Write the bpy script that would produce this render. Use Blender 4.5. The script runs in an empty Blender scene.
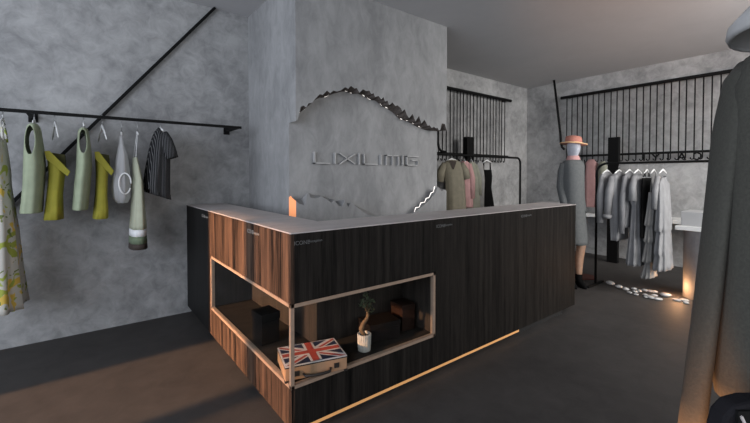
import bpy, bmesh, math, random
from mathutils import Vector, Matrix, noise
random.seed(7)
PI = math.pi
C = bpy.context.scene.collection
sc = bpy.context.scene

# ------------------------------------------------------------------ camera
YAW = 0.9098
cam_d = bpy.data.cameras.new('camera')
cam = bpy.data.objects.new('camera', cam_d); C.objects.link(cam)
cam_d.sensor_width = 36.0
cam_d.lens = 380.0 * 36.0 / 750.0
cam_d.shift_y = -28.5 / 750.0
cam_d.clip_start = 0.02
cam.location = (0, 0, 1.4)
cam.rotation_euler = (PI/2 - 0.0209, 0, YAW - PI/2)
sc.camera = cam

# ------------------------------------------------------------------ world, lights, exposure
w = bpy.data.worlds.new('world'); sc.world = w; w.use_nodes = True
w.node_tree.nodes['Background'].inputs[0].default_value = (0.90, 0.95, 1.0, 1)
w.node_tree.nodes['Background'].inputs[1].default_value = 0.55
sc.view_settings.view_transform = 'Standard'
sc.view_settings.look = 'None'
sc.view_settings.exposure = 0.0
sc.view_settings.gamma = 1.0
sc.view_settings.use_curve_mapping = False
sc.cycles.use_denoising = True

def area(name, loc, target, sx, sy, power, col, spread=180):
    d = bpy.data.lights.new(name, 'AREA'); d.shape = 'RECTANGLE'; d.size = sx; d.size_y = sy
    d.energy = power; d.color = col; d.spread = math.radians(spread)
    o = bpy.data.objects.new(name, d); C.objects.link(o); o.location = loc
    dv = (Vector(target) - Vector(loc)).normalized()
    o.rotation_euler = dv.to_track_quat('-Z', 'Y').to_euler()
    return o
# added unseen fill lights: cool from the left side, neutral from behind the camera
area('fill_light_side', (-3.0, 0.9, 2.0), (2.4, 2.8, 2.8), 5.0, 2.2, 255, (0.80, 0.87, 1.0))
area('fill_light_front', (2.0, -3.0, 1.3), (3.4, 3.0, 1.6), 5.0, 2.2, 56, (1.0, 0.98, 0.96))
area('fill_light_right', (5.2, -2.9, 2.3), (6.6, 2.6, 0.2), 3.4, 1.6, 125, (1.0, 0.98, 0.96), 95)
area('ceiling_fill_light', (4.9, -0.3, 3.10), (7.0, 2.6, 1.2), 1.2, 1.2, 95, (1.0, 0.98, 0.97))  # added unseen area light that brightens the right walls
# low warm evening light through the two door lights on the left
area('warm_door_light', (-2.2, 2.92, 1.10), (0.8, 2.92, 0.28), 0.86, 1.62, 22, (1.0, 0.55, 0.29), 2.5)
area('warm_side_light', (-2.2, 2.06, 1.33), (0.8, 2.06, 0.51), 0.50, 1.18, 5.6, (1.0, 0.55, 0.29), 2.5)
def point(name, loc, power, col, r=0.05):
    d = bpy.data.lights.new(name, 'POINT'); d.energy = power; d.color = col; d.shadow_soft_size = r
    o = bpy.data.objects.new(name, d); C.objects.link(o); o.location = loc; return o
spd = bpy.data.lights.new('warm_floor_uplight', 'SPOT'); spd.energy = 340; spd.color = (1.0, 0.44, 0.18); spd.spot_size = math.radians(60); spd.spot_blend = 1.0; spd.shadow_soft_size = .06
spo = bpy.data.objects.new('warm_floor_uplight', spd); C.objects.link(spo); spo.location = (0.711, 0.18, 0.15)
spo.rotation_euler = (Vector((1.19, 0.20, 0.54)) - Vector(spo.location)).to_track_quat('-Z', 'Y').to_euler()
point('warm_pedestal_uplight', (5.39, 1.29, 0.13), 5.5, (1.0, 0.50, 0.22), 0.03)

# ------------------------------------------------------------------ materials
def new_mat(name):
    m = bpy.data.materials.new(name); m.use_nodes = True
    nt = m.node_tree; b = nt.nodes['Principled BSDF']; return m, nt, b
def plain(name, col, rough=0.6, metal=0.0, var=0.12, scale=30.0, bump=0.0, spec=0.4):
    m, nt, b = new_mat(name)
    tc = nt.nodes.new('ShaderNodeTexCoord'); n = nt.nodes.new('ShaderNodeTexNoise')
    n.inputs['Scale'].default_value = scale; n.inputs['Detail'].default_value = 4
    r = nt.nodes.new('ShaderNodeValToRGB')
    r.color_ramp.elements[0].position = .3; r.color_ramp.elements[1].position = .7
    r.color_ramp.elements[0].color = tuple(c*(1-var) for c in col) + (1,)
    r.color_ramp.elements[1].color = tuple(min(1, c*(1+var)) for c in col) + (1,)
    L = nt.links
    L.new(tc.outputs['Object'], n.inputs['Vector']); L.new(n.outputs['Fac'], r.inputs['Fac'])
    L.new(r.outputs['Color'], b.inputs['Base Color'])
    b.inputs['Roughness'].default_value = rough; b.inputs['Metallic'].default_value = metal
    b.inputs['Specular IOR Level'].default_value = spec
    if bump:
        bp = nt.nodes.new('ShaderNodeBump'); bp.inputs['Strength'].default_value = bump
        bp.inputs['Distance'].default_value = 0.004
        L.new(n.outputs['Fac'], bp.inputs['Height']); L.new(bp.outputs['Normal'], b.inputs['Normal'])
    return m
def concrete(name, lo, hi, stretch=(1, 1, 1), scale=1.5, fine=8.0, rough=0.85):
    m, nt, b = new_mat(name); L = nt.links
    tc = nt.nodes.new('ShaderNodeTexCoord'); mp = nt.nodes.new('ShaderNodeMapping')
    mp.inputs['Scale'].default_value = stretch; L.new(tc.outputs['Object'], mp.inputs['Vector'])
    n1 = nt.nodes.new('ShaderNodeTexNoise'); n1.inputs['Scale'].default_value = scale
    n1.inputs['Detail'].default_value = 8; n1.inputs['Roughness'].default_value = .62; n1.inputs['Distortion'].default_value = .35
    n2 = nt.nodes.new('ShaderNodeTexNoise'); n2.inputs['Scale'].default_value = fine
    n2.inputs['Detail'].default_value = 10; n2.inputs['Roughness'].default_value = .7; n2.inputs['Distortion'].default_value = .6
    mix = nt.nodes.new('ShaderNodeMix'); mix.data_type = 'FLOAT'; mix.inputs[0].default_value = .5
    L.new(mp.outputs[0], n1.inputs['Vector']); L.new(mp.outputs[0], n2.inputs['Vector'])
    L.new(n1.outputs['Fac'], mix.inputs[2]); L.new(n2.outputs['Fac'], mix.inputs[3])
    r = nt.nodes.new('ShaderNodeValToRGB')
    r.color_ramp.elements[0].position = .38; r.color_ramp.elements[1].position = .62
    r.color_ramp.elements[0].color = lo + (1,); r.color_ramp.elements[1].color = hi + (1,)
    L.new(mix.outputs[0], r.inputs['Fac']); L.new(r.outputs['Color'], b.inputs['Base Color'])
    b.inputs['Roughness'].default_value = rough; b.inputs['Specular IOR Level'].default_value = .3
    bp = nt.nodes.new('ShaderNodeBump'); bp.inputs['Strength'].default_value = .15; bp.inputs['Distance'].default_value = .01
    L.new(n2.outputs['Fac'], bp.inputs['Height']); L.new(bp.outputs['Normal'], b.inputs['Normal'])
    return m
def wood(name, dark, light, stretch, rough=0.5, big=2.2, pos=(.34, .68), spec=.08):
    m, nt, b = new_mat(name); L = nt.links
    tc = nt.nodes.new('ShaderNodeTexCoord'); mp = nt.nodes.new('ShaderNodeMapping')
    mp.inputs['Scale'].default_value = stretch; L.new(tc.outputs['Object'], mp.inputs['Vector'])
    n1 = nt.nodes.new('ShaderNodeTexNoise'); n1.inputs['Scale'].default_value = big
    n1.inputs['Detail'].default_value = 3
    n2 = nt.nodes.new('ShaderNodeTexNoise'); n2.inputs['Scale'].default_value = big*7
    n2.inputs['Detail'].default_value = 6; n2.inputs['Roughness'].default_value = .7
    mix = nt.nodes.new('ShaderNodeMix'); mix.data_type = 'FLOAT'; mix.inputs[0].default_value = .55
    L.new(mp.outputs[0], n1.inputs['Vector']); L.new(mp.outputs[0], n2.inputs['Vector'])
    L.new(n1.outputs['Fac'], mix.inputs[2]); L.new(n2.outputs['Fac'], mix.inputs[3])
    r = nt.nodes.new('ShaderNodeValToRGB')
    r.color_ramp.elements[0].position = pos[0]; r.color_ramp.elements[1].position = pos[1]
    r.color_ramp.elements[0].color = dark + (1,); r.color_ramp.elements[1].color = light + (1,)
    L.new(mix.outputs[0], r.inputs['Fac']); L.new(r.outputs['Color'], b.inputs['Base Color'])
    b.inputs['Roughness'].default_value = rough; b.inputs['Specular IOR Level'].default_value = spec
    return m
def stripes(name, c1, c2, scale, axis='X', width=.5, wobble=.4):
    m, nt, b = new_mat(name); L = nt.links
    tc = nt.nodes.new('ShaderNodeTexCoord'); wv = nt.nodes.new('ShaderNodeTexWave')
    wv.bands_direction = axis; wv.inputs['Scale'].default_value = scale; wv.inputs['Distortion'].default_value = wobble
    wv.inputs['Detail'].default_value = 1
    L.new(tc.outputs['Object'], wv.inputs['Vector'])
    r = nt.nodes.new('ShaderNodeValToRGB'); r.color_ramp.interpolation = 'EASE'
    r.color_ramp.elements[0].position = width; r.color_ramp.elements[1].position = min(1, width+.2)
    r.color_ramp.elements[0].color = c1 + (1,); r.color_ramp.elements[1].color = c2 + (1,)
    L.new(wv.outputs['Fac'], r.inputs['Fac']); L.new(r.outputs['Color'], b.inputs['Base Color'])
    b.inputs['Roughness'].default_value = .9; b.inputs['Specular IOR Level'].default_value = .1
    return m
def floral(name):
    m, nt, b = new_mat(name); L = nt.links
    tc = nt.nodes.new('ShaderNodeTexCoord')
    base = (0.42, 0.41, 0.37, 1); prev = None
    for sc_, th, col in ((6.5, .60, (.52, .36, .06, 1)), (9.0, .585, (.26, .30, .045, 1)), (15.0, .66, (.12, .15, .035, 1))):
        n = nt.nodes.new('ShaderNodeTexNoise'); n.inputs['Scale'].default_value = sc_; n.inputs['Detail'].default_value = 1
        n.inputs['Distortion'].default_value = 1.2
        r = nt.nodes.new('ShaderNodeValToRGB'); r.color_ramp.elements[0].position = th; r.color_ramp.elements[1].position = th+.025
        mx = nt.nodes.new('ShaderNodeMix'); mx.data_type = 'RGBA'
        L.new(tc.outputs['Object'], n.inputs['Vector']); L.new(n.outputs['Fac'], r.inputs['Fac'])
        L.new(r.outputs['Color'], mx.inputs[0]); mx.inputs[7].default_value = col
        if prev is None: mx.inputs[6].default_value = base
        else: L.new(prev, mx.inputs[6])
        prev = mx.outputs[2]
    L.new(prev, b.inputs['Base Color']); b.inputs['Roughness'].default_value = .8
    return m
def emit(name, col, s):
    m, nt, b = new_mat(name)
    b.inputs['Base Color'].default_value = col + (1,)
    b.inputs['Emission Color'].default_value = col + (1,); b.inputs['Emission Strength'].default_value = s
    return m
def sheer(name, col, alpha):
    m, nt, b = new_mat(name)
    b.inputs['Base Color'].default_value = col + (1,); b.inputs['Alpha'].default_value = alpha; b.inputs['Roughness'].default_value = .5
    return m
def glass_pane(name):
    m, nt, b = new_mat(name); L = nt.links
    out = nt.nodes['Material Output']; nt.nodes.remove(b)
    t = nt.nodes.new('ShaderNodeBsdfTransparent'); t.inputs[0].default_value = (.93, .95, .95, 1)
    g = nt.nodes.new('ShaderNodeBsdfGlossy'); g.inputs['Roughness'].default_value = .03
    f = nt.nodes.new('ShaderNodeFresnel'); f.inputs[0].default_value = 1.1
    mx = nt.nodes.new('ShaderNodeMixShader')
    ge = nt.nodes.new('ShaderNodeNewGeometry'); sb = nt.nodes.new('ShaderNodeMath'); sb.operation = 'SUBTRACT'; sb.inputs[0].default_value = 1
    ml = nt.nodes.new('ShaderNodeMath'); ml.operation = 'MULTIPLY'
    L.new(ge.outputs['Backfacing'], sb.inputs[1]); L.new(sb.outputs[0], ml.inputs[0]); L.new(f.outputs[0], ml.inputs[1])
    L.new(ml.outputs[0], mx.inputs[0]); L.new(t.outputs[0], mx.inputs[1]); L.new(g.outputs[0], mx.inputs[2])
    L.new(mx.outputs[0], out.inputs[0])
    return m

M = {}
M['wall'] = concrete('grey_plaster', (.150, .150, .151), (.315, .314, .310))
M['column'] = concrete('grey_streaked_plaster', (.175, .175, .175), (.282, .281, .279), (1.2, 1.2, .6), 1.6, 8)
M['ceiling'] = concrete('ceiling_paint', (.41, .405, .41), (.44, .435, .44), (1, 1, 1), .6, 3)
M['floor'] = concrete('dark_floor', (.027, .0247, .0235), (.044, .040, .0378), (1, 1, 1), 1.1, 7, .62)
M['wood'] = wood('dark_oak', (.0012, .0011, .001), (.0215, .0185, .016), (13, 13, .4), .6, 2.2, (.36,.66))
M['wood_end'] = wood('shaded_oak', (.004, .004, .004), (.017, .0165, .016), (9, 9, .35), .5)  # same oak beyond the warm beam, shade put into its colour
M['wood_warm_lit'] = wood('lit_oak', (.003, .0025, .0025), (.105, .064, .044), (10, 10, .30), .6, 1.6, (.42,.66))  # same oak inside the warm beam, light put into its colour
M['wood_top'] = wood('grey_oak_top', (.31, .28, .27), (.45, .41, .395), (2.5, 6, 3), .42, spec=.4)
M['niche_floor'] = wood('niche_floor_wood', (.011, .0095, .0085), (.030, .025, .022), (3, 9, 3), .6)
M['niche'] = wood('niche_wood', (.009, .0075, .007), (.040, .031, .026), (9, 9, .35), .55)
M['black'] = plain('black_metal', (.005, .005, .005), .6, .0, .1, spec=.1)
M['post'] = plain('black_post', (.003, .003, .003), .6, spec=.1)
M['bronze'] = plain('bronze_frame', (.30, .215, .16), .5, .35, .1)
M['glass'] = glass_pane('thin_glass')
M['led_gold'] = emit('led_gold', (.60, .30, .11), .36)
M['led_white'] = emit('led_white', (1.0, .93, .86), 1.3)
M['painted_warm_light'] = emit('painted_warm_light', (.80, .30, .13), .75)  # glow standing in for warm light on the torn end face
M['shadow_gap'] = plain('dark_plinth', (.01, .01, .01), .8)
M['raw_edge'] = plain('raw_brown_edge', (.085, .070, .062), .95, 0, .3, 40)
M['letter'] = plain('steel_letters', (.31, .307, .303), .5, .1, .08)
M['print'] = plain('white_print', (.085, .085, .085), .6)
M['print_bright'] = plain('bright_print', (.22, .20, .18), .6)  # brighter copy of the print for the short face
M['white_plastic'] = plain('white_plastic', (.55, .55, .54), .45)
M['steel'] = plain('hook_steel', (.30, .30, .30), .3, .8)
M['sage'] = plain('sage_cloth', (.215, .245, .165), .85, 0, .1, 14, .2)
M['olive'] = plain('olive_yellow_cloth', (.235, .215, .022), .8, 0, .1, 14, .2)
M['olive_dark'] = plain('olive_inside_shade', (.035, .034, .010), .9, 0, .1, 14)  # inside of the skirts, its shade put into the colour
M['floral'] = floral('floral_cloth')
M['sheer'] = sheer('sheer_white', (.62, .62, .63), .38)
M['white_cloth'] = plain('white_cloth', (.55, .55, .55), .8, 0, .06)
M['cream_sage'] = plain('pale_sage_cloth', (.29, .30, .225), .85, 0, .08, 14, .2)
M['green_band'] = plain('green_band', (.105, .135, .085), .85)
M['brown_band'] = plain('brown_band', (.035, .025, .020), .85)
M['pinstripe'] = stripes('black_pinstripe', (.006, .006, .007), (.11, .11, .11), 30, 'X', .76)
M['grey_white'] = plain('pale_grey_cloth', (.175, .175, .178), .85, 0, .12, 12, .25)
M['grey_white2'] = plain('light_grey_cloth', (.155, .155, .16), .85, 0, .12, 12, .25)
M['ivory'] = plain('ivory_cloth', (.205, .20, .19), .85, 0, .12, 12, .25)
M['pink'] = plain('dusty_pink_cloth', (.37, .21, .20), .85, 0, .1, 14, .2)
M['khaki'] = plain('khaki_cloth', (.150, .135, .098), .85, 0, .1, 14, .2)
M['moss'] = plain('grey_green_cloth', (.20, .20, .155), .85, 0, .1, 14, .2)
M['black_cloth'] = plain('black_cloth', (.005, .005, .005), .9, spec=.05)
M['coat_grey'] = plain('grey_wool', (.078, .082, .082), .9, 0, .1, 40, .2)
M['coat_dark'] = plain('dark_olive_wool', (.034, .033, .027), .92, 0, .16, 160, .3)
M['skin'] = plain('mannequin_tan', (.30, .185, .125), .5)
M['head'] = plain('mannequin_pale', (.34, .35, .39), .5)
M['hat_red'] = plain('terracotta_straw', (.33, .135, .10), .8, 0, .15, 60, .3)
M['straw'] = plain('pale_straw', (.60, .38, .20), .8)
M['felt'] = plain('grey_white_felt', (.30, .295, .29), .9, 0, .1, 20, .2)
M['stone'] = plain('white_pebble', (.36, .355, .345), .7, 0, .12, 20)
M['slab'] = plain('white_slab', (.52, .52, .51), .55, 0, .06, 4)
M['pale_box'] = plain('pale_grey_box', (.30, .30, .30), .7, 0, .05, 4)
M['pedestal'] = concrete('pedestal_concrete', (.12, .12, .125), (.17, .17, .175))
M['leather'] = plain('dark_leather', (.012, .009, .008), .5)
M['tan_leather'] = plain('tan_leather', (.25, .145, .082), .55, 0, .12, 12)
M['flag_blue'] = plain('navy_print', (.012, .015, .034), .55)
M['flag_white'] = plain('white_paint', (.40, .365, .35), .55)
M['flag_red'] = plain('red_paint', (.27, .040, .028), .55)
M['dark_box'] = plain('near_black_card', (.0045, .004, .004), .6, spec=.1)
M['brown_box'] = plain('dark_brown_card', (.006, .004, .0035), .6, spec=.1)
M['rust_box'] = plain('rust_brown_card', (.014, .006, .004), .6, spec=.1)
M['ceramic'] = plain('ribbed_white_ceramic', (.30, .275, .25), .55)
M['bark'] = plain('bark', (.085, .050, .025), .85)
M['leaf'] = plain('dark_leaf', (.075, .09, .05), .6)
M['soil'] = plain('soil', (.02, .014, .01), .9)
M['trousers'] = plain('black_trousers', (.008, .0075, .009), .8, spec=.1)
M['shoe_red'] = plain('dark_red_plate', (.075, .020, .014), .6)

# ------------------------------------------------------------------ mesh helpers
class MB:
    def __init__(s): s.v = []; s.f = []; s.mi = []; s.cur = 0
    def add(s, vs, fs):
        o = len(s.v); s.v += [tuple(p) for p in vs]
        for f in fs: s.f.append([i+o for i in f]); s.mi.append(s.cur)
        return s
    def box(s, x0, x1, y0, y1, z0, z1):
        return s.add([(x0,y0,z0),(x1,y0,z0),(x1,y1,z0),(x0,y1,z0),(x0,y0,z1),(x1,y0,z1),(x1,y1,z1),(x0,y1,z1)],
              [(0,3,2,1),(4,5,6,7),(0,1,5,4),(1,2,6,5),(2,3,7,6),(3,0,4,7)])
    def quadbox(s, q, z0, z1):      # q: four floor corners, counter-clockwise
        return s.add([(p[0],p[1],z0) for p in q]+[(p[0],p[1],z1) for p in q],
              [(3,2,1,0),(4,5,6,7),(0,1,5,4),(1,2,6,5),(2,3,7,6),(3,0,4,7)])
    def bar(s, a, b, wx, wy=None):
        """rectangular bar between two points"""
        wy = wy or wx; a = Vector(a); b = Vector(b); d = (b-a).normalized()
        u = d.cross(Vector((0,0,1)))
        if u.length < 1e-4: u = Vector((1,0,0))
        u.normalize(); v = u.cross(d)
        vs = [p + u*su*wx/2 + v*sv*wy/2 for p in (a, b) for su, sv in ((-1,-1),(1,-1),(1,1),(-1,1))]
        return s.add(vs, [(0,1,2,3),(7,6,5,4),(0,4,5,1),(1,5,6,2),(2,6,7,3),(3,7,4,0)])
    def tube(s, path, r, n=8, caps=True):
        path = [Vector(p) for p in path]
        rs = r if isinstance(r, (list, tuple)) else [r]*len(path)
        rings = []; u = None
        for i, p in enumerate(path):
            d = (path[min(i+1, len(path)-1)] - path[max(i-1, 0)]).normalized()
            if u is None:
                u = d.cross(Vector((0,0,1)))
                if u.length < 1e-3: u = d.cross(Vector((1,0,0)))
            u = (u - d*u.dot(d)).normalized(); v = d.cross(u)
            rr = rs[i]; ra, rb = rr if isinstance(rr, (tuple, list)) else (rr, rr)
            rings.append([p + u*math.cos(2*PI*k/n)*ra + v*math.sin(2*PI*k/n)*rb for k in range(n)])
        return s.loft(rings, caps, caps)
    def loft(s, rings, cap0=True, cap1=True, skip=None):
        n = len(rings[0]); vs = [p for r in rings for p in r]; fs = []
        for i in range(len(rings)-1):
            for k in range(n):
                if skip and skip(i, k): continue
                fs.append((i*n+k, i*n+(k+1) % n, (i+1)*n+(k+1) % n, (i+1)*n+k))
        if cap0: fs.append(tuple(reversed(range(n))))
        if cap1: fs.append(tuple((len(rings)-1)*n+k for k in range(n)))
        return s.add(vs, fs)
    def lathe(s, prof, c=(0,0,0), n=24, caps=True):
        return s.loft([[(c[0]+r*math.cos(2*PI*k/n), c[1]+r*math.sin(2*PI*k/n), c[2]+z) for k in range(n)] for r, z in prof], caps, caps)
    def poly(s, pts): return s.add(pts, [tuple(range(len(pts)))])
    def blob(s, c, rx, ry, rz, n=10, m=6):
        rings = []
        for i in range(m+1):
            t = -PI/2 + PI*i/m; cc = max(math.cos(t), .02)
            rings.append([(c[0]+rx*cc*math.cos(2*PI*k/n), c[1]+ry*cc*math.sin(2*PI*k/n), c[2]+rz*math.sin(t)) for k in range(n)])
        return s.loft(rings)
    def build(s, name, mats, parent=None, smooth=False, bevel=0, solid=0, subd=0):
        me = bpy.data.meshes.new(name); me.from_pydata(s.v, [], s.f)
        for m in (mats if isinstance(mats, (list, tuple)) else [mats]): me.materials.append(m)
        for p, i in zip(me.polygons, s.mi): p.material_index = i; p.use_smooth = smooth
        bm = bmesh.new(); bm.from_mesh(me); bmesh.ops.recalc_face_normals(bm, faces=bm.faces); bm.to_mesh(me); bm.free()
        me.update()
        o = bpy.data.objects.new(name, me); C.objects.link(o)
        if parent: o.parent = parent
        if subd:
            q = o.modifiers.new('sub', 'SUBSURF'); q.levels = subd; q.render_levels = subd
        if solid:
            q = o.modifiers.new('solid', 'SOLIDIFY'); q.thickness = solid; q.offset = 0
        if bevel:
            q = o.modifiers.new('bev', 'BEVEL'); q.width = bevel; q.segments = 2; q.limit_method = 'ANGLE'
        return o
def tag(o, label=None, cat=None, group=None, kind=None):
    if label: o['label'] = label
    if cat: o['category'] = cat
    if group: o['group'] = group
    if kind: o['kind'] = kind
    return o
def thing(name, label, cat, loc=(0,0,0), rz=0, group=None):
    o = bpy.data.objects.new(name, None); C.objects.link(o); o.empty_display_size = .1
    o.location = loc; o.rotation_euler = (0, 0, rz)
    return tag(o, label, cat, group)
def struct(name, mb, mats, **k): return tag(mb.build(name, mats, **k), kind='structure')

# ------------------------------------------------------------------ the room
WY, WX, H = 4.22, 7.2, 3.15
struct('floor', MB().box(-3.0, WX, -3.0, WY, -.1, 0), M['floor'])
struct('ceiling', MB().box(-3.0, WX+.1, -3.0, WY+.1, H, H+.1), M['ceiling'])
struct('wall_left', MB().box(-3.0, WX+.1, WY, WY+.1, 0, H), M['wall'])
struct('wall_right', MB().box(WX, WX+.1, -.6, WY, 0, H), M['wall'])

# pillar with a torn, mountain-shaped recess
CX0, CX1, FY, RY = 1.499, 3.455, 3.054, 3.193
up_f = [(1.499,1.872),(1.515,1.882),(1.53,1.93),(1.546,2.0),(1.573,2.016),(1.6,2.0),(1.623,2.04),(1.66,2.05),(1.695,2.093),(1.738,2.137),(1.77,2.135),(1.813,2.179),(1.85,2.160),(1.882,2.189),(1.923,2.186),(1.968,2.204),(2.016,2.24),(2.05,2.228),(2.081,2.26),(2.124,2.242),(2.15,2.25),(2.182,2.208),(2.226,2.249),(2.263,2.236),(2.303,2.245),(2.33,2.215),(2.357,2.227),(2.375,2.191),(2.422,2.208),(2.458,2.176),(2.486,2.205),(2.506,2.16),(2.54,2.174),(2.563,2.131),(2.608,2.163),(2.65,2.13),(2.681,2.141),(2.722,2.12),(2.748,2.083),(2.782,2.112),(2.815,2.051),(2.846,2.02),(2.9,2.072),(2.942,1.993),(2.996,2.058),(3.035,1.978),(3.086,2.025),(3.132,1.962),(3.166,1.968),(3.2,1.94),(3.237,1.957),(3.27,1.94),(3.296,1.951),(3.32,1.921),(3.345,1.931),(3.369,2.007),(3.425,2.004),(3.455,1.93)]
up_b = [(1.499,1.87),(1.538,1.903),(1.58,1.953),(1.63,1.992),(1.718,2.072),(1.802,2.135),(1.864,2.143),(1.951,2.188),(2.041,2.221),(2.105,2.239),(2.177,2.219),(2.264,2.235),(2.336,2.216),(2.398,2.186),(2.492,2.19),(2.57,2.138),(2.64,2.123),(2.721,2.093),(2.815,2.031),(2.965,2.005),(3.099,1.958),(3.263,1.93),(3.44,1.934)]
lo_f = [(1.499,1.173),(1.528,1.145),(1.58,1.132),(1.617,1.249),(1.635,1.199),(1.695,1.186),(1.752,1.206),(1.8,1.179),(1.86,1.141),(1.893,1.162),(1.94,1.103),(1.976,1.101),(2.008,1.163),(2.049,1.091),(2.077,1.131),(2.148,1.086),(2.221,1.034),(2.296,1.0),(2.507,.932),(2.788,.922),(2.937,.986),(3.038,1.04),(3.13,1.086),(3.194,1.135),(3.258,1.179),(3.302,1.268),(3.369,1.214),(3.433,1.227),(3.455,1.21)]
lo_b = [(1.499,1.202),(1.565,1.172),(1.646,1.178),(1.678,1.242),(1.72,1.213),(1.827,1.204),(1.927,1.167),(2.042,1.112),(2.187,1.111),(2.312,1.048),(2.443,.987),(2.621,.921),(2.915,.912),(3.024,.97),(3.136,1.037),(3.235,1.091),(3.303,1.136),(3.354,1.195),(3.415,1.256),(3.44,1.24)]
def lerp(prof, x):
    if x <= prof[0][0]: return prof[0][1]
    for (a, za), (b, zb) in zip(prof, prof[1:]):
        if x <= b: return za + (zb-za)*(x-a)/max(b-a, 1e-6)
    return prof[-1][1]
def sheet(mb, front, back, zend, edge=0):
    n = len(front)
    f = [(x, FY, z) for x, z in front]; b = [(x, RY, lerp(back, x)) for x, z in front]
    fe = [(x, FY, zend) for x, z in front]
    mb.cur = edge; mb.add(f + b, [(i, i+1, n+i+1, n+i) for i in range(n-1)])
    mb.cur = 0; mb.add(f + fe, [(i, i+1, n+i+1, n+i) for i in range(n-1)])
    for q in (0, n-1):
        x = front[q][0]
        mb.add([(x, FY, front[q][1]), (x, RY, lerp(back, x)), (x, RY, zend), (x, FY, zend)], [(0,1,2,3)])
pil = MB().box(CX0, CX1-.015, RY, WY, 0, H)
sheet(pil, up_f, up_b, H, 1); sheet(pil, lo_f, lo_b, 0)
struct('wall_pillar', pil, [M['column'], M['raw_edge']])
# light strips just inside the torn edges
mb = MB(); pts = []
for k in range(61):
    x = 1.56 + (3.20-1.56)*k/60
    pts.append((x, RY-.012-.006*(k % 2), lerp(up_b, x)*.86 + lerp(up_f, x)*.14 + .001 - .011*(.5+.5*math.sin(k*2.3))*(.5+.5*math.sin(k*.7))+.006))
mb.tube(pts, .0028, 6)
tag(mb.build('light_strip', M['led_white']), 'thin white light strip along the upper torn edge above the steel letters', 'light strip')
mb = MB()
seg = [(2.955,.985),(2.99,1.030),(3.03,1.035),(3.07,1.080),(3.12,1.088),(3.155,1.128),(3.19,1.138),(3.235,1.190),(3.262,1.200),(3.295,1.262)]
mb.tube([(x, FY+.03+.012*(k % 2), z+.002) for k, (x, z) in enumerate(seg)], [.0028, .005]*5, 6)
tag(mb.build('light_strip', M['led_white']), 'short white light strip on the lower torn edge beside the khaki dress', 'light strip')
tag(MB().add([(1.496, FY+.003, .95), (1.496, RY, .95), (1.496, RY, 1.200), (1.496, RY-.035, 1.212), (1.496, RY-.06, 1.196), (1.496, FY+.003, 1.172),  # warm light on the sheet's end face, added as a glowing plate
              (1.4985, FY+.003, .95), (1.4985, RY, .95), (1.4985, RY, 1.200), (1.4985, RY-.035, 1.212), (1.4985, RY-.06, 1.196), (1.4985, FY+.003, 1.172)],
             [(0,1,2,3,4,5), (11,10,9,8,7,6)] + [(i, (i+1) % 6, 6+(i+1) % 6, 6+i) for i in range(6)]).build('painted_edge_glow', M['painted_warm_light']),
    'left end face of the lower torn sheet, warm light put in as orange glow', 'painted light')

# steel letters on the recess
sg = thing('wall_sign', 'steel letters LIXILIMIG mounted in the mountain shaped wall recess', 'sign', (2.4, RY, 1.5))
def stroke_letter(strokes, d=.034, t=.0105):
    mb = MB()
    for (xa, za), (xb, zb) in strokes:
        a = Vector((xa-2.4, -.002-d/2, za-1.5)); b = Vector((xb-2.4, -.002-d/2, zb-1.5))
        e = (b-a).normalized()*t/2
        mb.bar(a-e, b+e, d, t) if abs(xa-xb) > 1e-5 else mb.box(a.x-t/2, a.x+t/2, -d-.002, -.002, min(a.z, b.z)-t/2, max(a.z, b.z)+t/2)
    mb.build('letter', M['letter'], sg)
B0, T0 = 1.513, 1.612
for st in ([((1.744,T0),(1.744,B0)),((1.744,B0),(1.906,B0))], [((1.968,B0),(1.968,T0))], [((2.026,B0),(2.199,T0)),((2.026,T0),(2.199,B0))],
           [((2.257,B0),(2.257,T0))], [((2.320,T0),(2.320,B0)),((2.320,B0),(2.490,B0))], [((2.540,B0),(2.540,T0))],
           [((2.616,B0),(2.616,T0)),((2.616,T0),(2.790,T0)),((2.703,T0),(2.703,B0)),((2.790,T0),(2.790,B0))], [((2.852,B0),(2.852,T0))],
           [((2.915,T0),(3.095,T0)),((2.915,T0),(2.915,B0)),((2.915,B0),(3.085,B0)),((3.085,B0),(3.085,1.565)),((3.000,1.565),(3.085,1.565))]):
    stroke_letter(st)

# ------------------------------------------------------------------ reception counter
CX, CY, LX, LY, ZT, ZB, DP = .85, 1.798, 3.149, 2.405, 1.102, .07, .36
WT, WB, WXL, WYL = .731, .288, 1.073, 1.512      # display window: top, bottom, length on both faces
ct = thing('reception_counter', 'dark wooden L shaped reception counter with glazed corner display niche', 'counter', (CX, CY, 0))
X1, Y1 = LX, LY
mb = MB()                                      # local: corner at origin
mb.add([(0,0,ZT-.006),(X1,0,ZT-.006),(X1,DP,ZT-.006),(DP,DP,ZT-.006),(DP,Y1,ZT-.006),(0,Y1,ZT-.006),
        (0,0,ZT),(X1,0,ZT),(X1,DP,ZT),(DP,DP,ZT),(DP,Y1,ZT),(0,Y1,ZT)],
       [(5,4,3,2,1,0),(6,7,8,9,10,11)] + [(i,(i+1) % 6,6+(i+1) % 6,6+i) for i in range(6)])
mb.build('countertop', M['wood_top'], ct)
T = .022; G = .003
def fpanel(mb, x0, x1, z0, z1): mb.box(x0+.001, x1-.001, G, T, z0, z1)      # long face, towards the camera
def spanel(mb, y0, y1, z0, z1): mb.box(G, T, y0+.001, y1-.001, z0, z1)      # short face, left of the corner
ztop = ZT-.007
for q in ((T, 1.079, WT, ztop), (T, 1.079, ZB, WB)): mb = MB(); fpanel(mb, *q); mb.build('front_panel', M['wood'], ct)
for a, b in ((1.079, 2.106), (2.106, X1)): mb = MB(); fpanel(mb, a, b, ZB, ztop); mb.build('front_panel', M['wood'], ct)
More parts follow.
